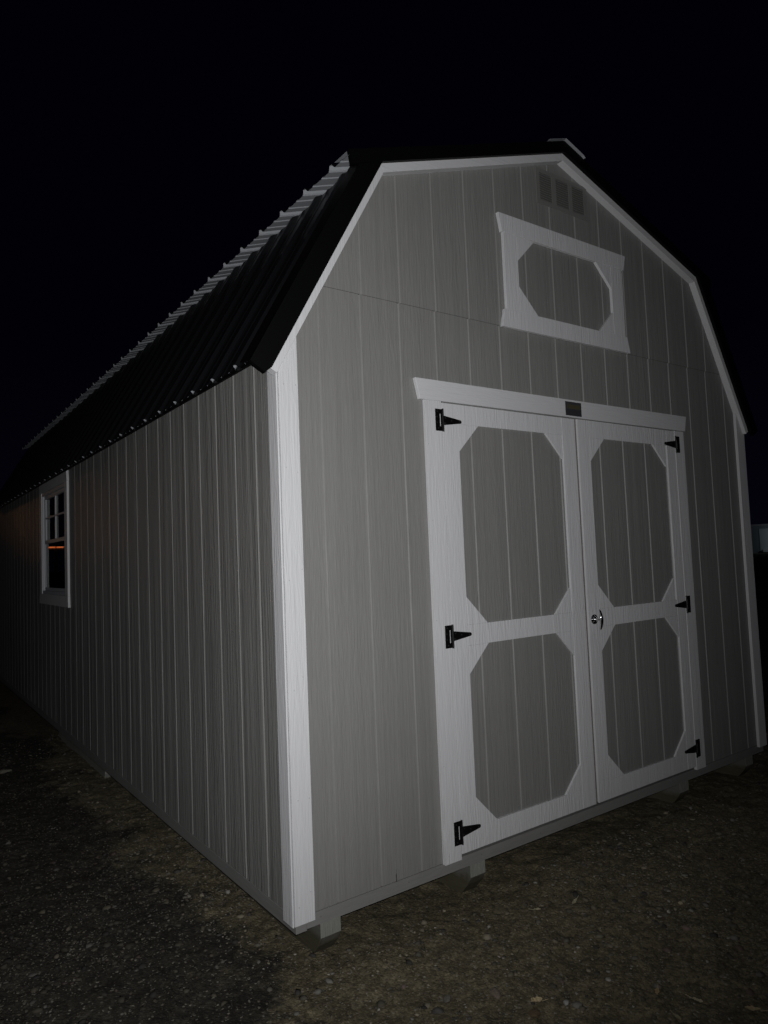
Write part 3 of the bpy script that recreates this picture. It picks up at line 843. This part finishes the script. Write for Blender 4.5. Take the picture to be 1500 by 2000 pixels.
P = ICO[None]*jit*r[:, None, None]*np.stack([rng.uniform(.8, 1.35, n_), rng.uniform(.7, 1.1, n_), rng.uniform(.30, .65, n_)], -1)[:, None, :]
an = rng.uniform(0, 2*np.pi, n_); ca, sa = np.cos(an)[:, None], np.sin(an)[:, None]
Q = np.stack([P[..., 0]*ca-P[..., 1]*sa, P[..., 0]*sa+P[..., 1]*ca, P[..., 2]], -1)
Q += np.stack([px, py, gh(px, py)+r*0.14], -1)[:, None, :]
GV = Q.reshape(-1, 3); GF = (ICF[None]+12*np.arange(n_)[:, None, None]).reshape(-1, 3)
M_GRAVEL = mat('mixed_gravel', (0.05, 0.05, 0.05), 0.8, 0, 0.3)
nt = M_GRAVEL.node_tree; at = nd(M_GRAVEL, 'ShaderNodeAttribute'); at.attribute_name = 'tone'
nt.links.new(at.outputs['Color'], nt.nodes['Principled BSDF'].inputs['Base Color'])
gv_ = npmesh('gravel', GV, GF, M_GRAVEL)
pal = np.array([(0.062, 0.056, 0.044), (0.035, 0.033, 0.030), (0.085, 0.075, 0.055), (0.105, 0.092, 0.066), (0.115, 0.108, 0.094), (0.075, 0.055, 0.047), (0.30, 0.28, 0.24), (0.22, 0.19, 0.14)])
pw = np.array([.25, .22, .20, .13, .09, .06, .085, .085]); pw /= pw.sum()
ci = rng.choice(len(pal), n_, p=pw); colr = pal[ci]*rng.uniform(.7, 1.25, (n_, 1))
colr[(r > 0.007) & (ci > 5)] = pal[2]
colr[r > 0.009] *= 0.85
colr[(px < -0.12-0.02*py) & (ci > 5)] *= 0.55; onb = (px > -0.12-0.02*py) & (ci < 6); colr[onb] *= rng.uniform(1.3, 2.5, (int(onb.sum()), 1))
# pale stones left of the edge are darkened, darker ones right of it lightened
att = gv_.data.color_attributes.new('tone', 'FLOAT_COLOR', 'POINT')
att.data.foreach_set('color', np.concatenate([np.repeat(colr, 12, 0), np.ones((n_*12, 1))], 1).astype(np.float32).ravel())
tag(gv_, 'loose grey and brown gravel scattered over the dirt', 'gravel', kind='stuff')

# ------------------------------------------------------------------ larger stones and leaves one can tell apart
def stone(name, x, y, sx, sy, sz, rot, col, label, seed, mottled=0.2):
    import bmesh
    b = bmesh.new(); bmesh.ops.create_icosphere(b, subdivisions=4, radius=1.0)
    rr = np.random.default_rng(seed)
    ks = rr.normal(size=(9, 3)); ks /= np.linalg.norm(ks, axis=1)[:, None]; dd = rr.uniform(0.62, 0.9, 9)
    for v in b.verts:
        p = np.array(v.co)
        for k, d in zip(ks, dd):
            q = p @ k
            if q > d: p = p-k*(q-d)*0.85
        p *= 1+0.03*math.sin(p[0]*9+seed)*math.cos(p[1]*8)
        v.co = p
    me = bpy.data.meshes.new(name); b.to_mesh(me); b.free()
    me.polygons.foreach_set('use_smooth', [True]*len(me.polygons))
    m = mat('stone_'+str(seed), col, 0.85, 0, 0.25)
    L = m.node_tree.links; t = nd(m, 'ShaderNodeTexCoord'); n = nd(m, 'ShaderNodeTexNoise', Scale=2.5, Detail=9.0, Roughness=0.7); L.new(t.outputs['Object'], n.inputs['Vector'])
    cr = nd(m, 'ShaderNodeValToRGB'); cr.color_ramp.elements[0].position = .35; cr.color_ramp.elements[1].position = .65
    cr.color_ramp.elements[0].color = (*[c*(1-mottled*1.6) for c in col], 1); cr.color_ramp.elements[1].color = (*[min(1, c*(1+mottled)) for c in col], 1)
    L.new(n.outputs['Fac'], cr.inputs[0]); L.new(cr.outputs[0], m.node_tree.nodes['Principled BSDF'].inputs['Base Color'])
    bp = nd(m, 'ShaderNodeBump', Strength=0.5, Distance=0.05); L.new(n.outputs['Fac'], bp.inputs['Height']); L.new(bp.outputs[0], m.node_tree.nodes['Principled BSDF'].inputs['Normal'])
    me.materials.append(m)
    o = bpy.data.objects.new(name, me); C.objects.link(o)
    o.location = (x, y, float(gh(x, y))+sz*0.25); o.scale = (sx, sy, sz); o.rotation_euler = (0, 0, rot)
    tag(o, label, 'stone', 'larger stones lying in the dirt')
stone('stone', 0.476, -0.700, 0.026, 0.020, 0.012, 0.4, (0.14, 0.10, 0.06), 'rounded brown stone half buried beside the curled tan leaf', 1)
stone('stone', 0.455, -0.549, 0.027, 0.019, 0.011, 1.1, (0.21, 0.165, 0.13), 'flat pinkish stone in the dirt in front of the left door', 2)
stone('stone', 0.872, -0.150, 0.036, 0.027, 0.012, 2.0, (0.145, 0.125, 0.08), 'broad low olive brown stone in front of the second skid', 3)
stone('stone', 0.598, -0.730, 0.012, 0.010, 0.008, 0.2, (0.42, 0.41, 0.39), 'crumbly whitish stone to the right of the curled tan leaf', 4)
stone('stone', 1.364, -0.613, 0.010, 0.007, 0.006, 0.9, (0.55, 0.52, 0.42), 'smooth oval cream pebble out in front of the right door', 5, 0.08)
stone('stone', 1.455, -0.609, 0.010, 0.009, 0.006, 0.0, (0.50, 0.42, 0.27), 'squarish yellow pebble just beyond the oval cream pebble', 6, 0.1)
stone('stone', 0.32, -0.46, 0.018, 0.014, 0.009, 0.6, (0.17, 0.16, 0.135), 'dull grey stone near the bottom edge left of the pinkish stone', 7)
stone('stone', -0.478, 3.632, 0.055, 0.04, 0.02, 0.3, (0.20, 0.19, 0.15), 'pale flat stone on the dark ground far down the left side', 8)

def leaf(x, y, L_, W_, rot, curl, col, label, seed):
    rr = np.random.default_rng(seed)
    mb = MB(); nu, nv = 14, 6
    g_ = []
    for i in range(nu+1):
        u = i/nu
        half = W_*0.5*math.sin(math.pi*min(1, u*0.97+0.03))**0.75*(1+0.30*math.sin(u*21+seed))
        row = []
        for j in range(nv+1):
            v = -1+2*j/nv
            z = 0.004+curl*(v*v)*W_*0.55+curl*0.35*L_*(u-0.5)**2+0.0015*math.sin(u*9+seed)*v
            row.append(((u-0.5)*L_, v*half, z))
        g_.append(row)
    for i in range(nu):
        for j in range(nv):
            mb.face([g_[i][j], g_[i+1][j], g_[i+1][j+1], g_[i][j+1]])
    # stalk
    for k in range(4):
        x0 = L_*0.5+k*0.006; mb.box(x0, x0+0.006, -0.0008, 0.0008, 0.004+0.0012*k, 0.0055+0.0012*k)
    m = bpy.data.materials.get('leaf_'+str(col)) or mat('leaf_'+str(col), col, 0.7, 0, 0.3)
    o = mb.build('fallen_leaf', m, None, smooth=True, fix=False)
    sol = o.modifiers.new('thick', 'SOLIDIFY'); sol.thickness = 0.0006
    o.location = (x, y, float(gh(x, y))+0.003); o.rotation_euler = (rr.uniform(-.15, .15), rr.uniform(-.15, .15), rot)
    tag(o, label, 'leaf', 'fallen leaves on the dirt')
TAN = (0.50, 0.40, 0.24); PL = (0.42, 0.38, 0.26)
leaf(0.520, -0.672, 0.040, 0.022, -0.3, 0.7, TAN, 'curled tan leaf at the bottom edge, below the left door', 1)
leaf(0.861, -0.891, 0.032, 0.013, 0.5, 0.5, (0.36, 0.27, 0.14), 'small ochre leaf at the bottom edge, next right of the curled tan leaf', 2)
leaf(0.940, -0.985, 0.030, 0.012, 1.9, 0.4, PL, 'pale greenish narrow leaf at the bottom edge, middle of the right cluster', 3)
leaf(1.020, -1.123, 0.045, 0.014, -0.9, 0.8, TAN, 'ragged tan leaf nearest the bottom right corner', 4)
leaf(0.801, -1.001, 0.030, 0.012, 1.2, 0.5, (0.28, 0.26, 0.15), 'dull olive leaf cut by the bottom edge', 5)
leaf(1.153, -0.311, 0.045, 0.014, 0.3, 0.25, PL, 'slim pale leaf lying flat in front of the left door, farthest from the camera', 6)
leaf(0.981, -0.261, 0.026, 0.012, 2.2, 0.7, PL, 'small folded pale leaf beside the broad olive brown stone', 7)

# ------------------------------------------------------------------ far away: a low building past the shed's right side, its own lamp on
bd = Vector((0.893, 0.4496, 0))       # direction from the camera
bx0 = Vector((92.5, 44.8, 0))
far = empty('distant_building', (98, 42, 0), 'low dark building with a dimly lit pale door, far beyond the shed', 'building')
M_FW = mat('far_wall', (0.30, 0.33, 0.36), 0.8); M_FD = mat('far_door', (0.75, 0.8, 0.82), 0.6); M_FR = mat('far_roof', (0.5, 0.48, 0.50), 0.7)
ang = math.atan2(-0.893, 0.4496)      # wall faces the camera
def farbox(name, m, u0, u1, d0, d1, z0, z1, par):
    mb = MB()
    # local x = along the wall, local y = away from the camera
    mb.box(u0, u1, d0, d1, z0, z1)
    o = mb.build(name, m, par); return o
far.rotation_euler = (0, 0, ang)
far.location = (92.5, 44.8, 0)
fw = farbox('wall', M_FW, -14, 26, 0, 12, 0, 3.55, far)
farbox('roof', M_FR, -14.4, 26.4, -0.4, 12.4, 3.56, 3.80, far)
farbox('garage_door', M_FD, 0.95, 6.2, -0.06, -0.01, 0.15, 3.2, far)
farbox('door_threshold', mat('far_sill', (0.9, 0.9, 0.9), 0.6), 1.25, 6.4, -0.5, -0.08, 0.12, 0.44, far)
bl = bpy.data.lights.new('distant_door_lamp', 'POINT'); bl.energy = 34.0; bl.color = (0.8, 0.95, 1.0); bl.shadow_soft_size = 0.2
blo = bpy.data.objects.new('distant_door_lamp', bl); C.objects.link(blo); blo.parent = far; blo.location = (4.6, -3.0, 2.2)

# the lit lamp that the side window mirrors
M_LAMP = bpy.data.materials.new('sodium_lamp_glow'); M_LAMP.use_nodes = True
b_ = M_LAMP.node_tree.nodes['Principled BSDF']; b_.inputs['Base Color'].default_value = (0.1, 0.03, 0.01, 1)
b_.inputs['Emission Color'].default_value = (1.0, 0.22, 0.06, 1); b_.inputs['Emission Strength'].default_value = 1.3
M_POLE = mat('lamp_pole_steel', (0.2, 0.2, 0.2), 0.6, 0.5)
lp = empty('yard_lamp', (-7.35, 43.6, 0), 'twin-headed orange yard lamp on a post, seen only mirrored in the side window', 'lamp')
mb = MB(); mb.cyl((0, 0, 0), 0.06, 2.72, 'z'); mb.box(-0.45, 0.45, -0.03, 0.03, 2.72, 2.80); mb.build('pole', M_POLE, lp)
for s in (-1, 1):
    mb = MB(); mb.box(s*0.24-0.19, s*0.24+0.19, -0.10, 0.04, 2.82, 2.90); mb.build('lamp_head', M_LAMP, lp)
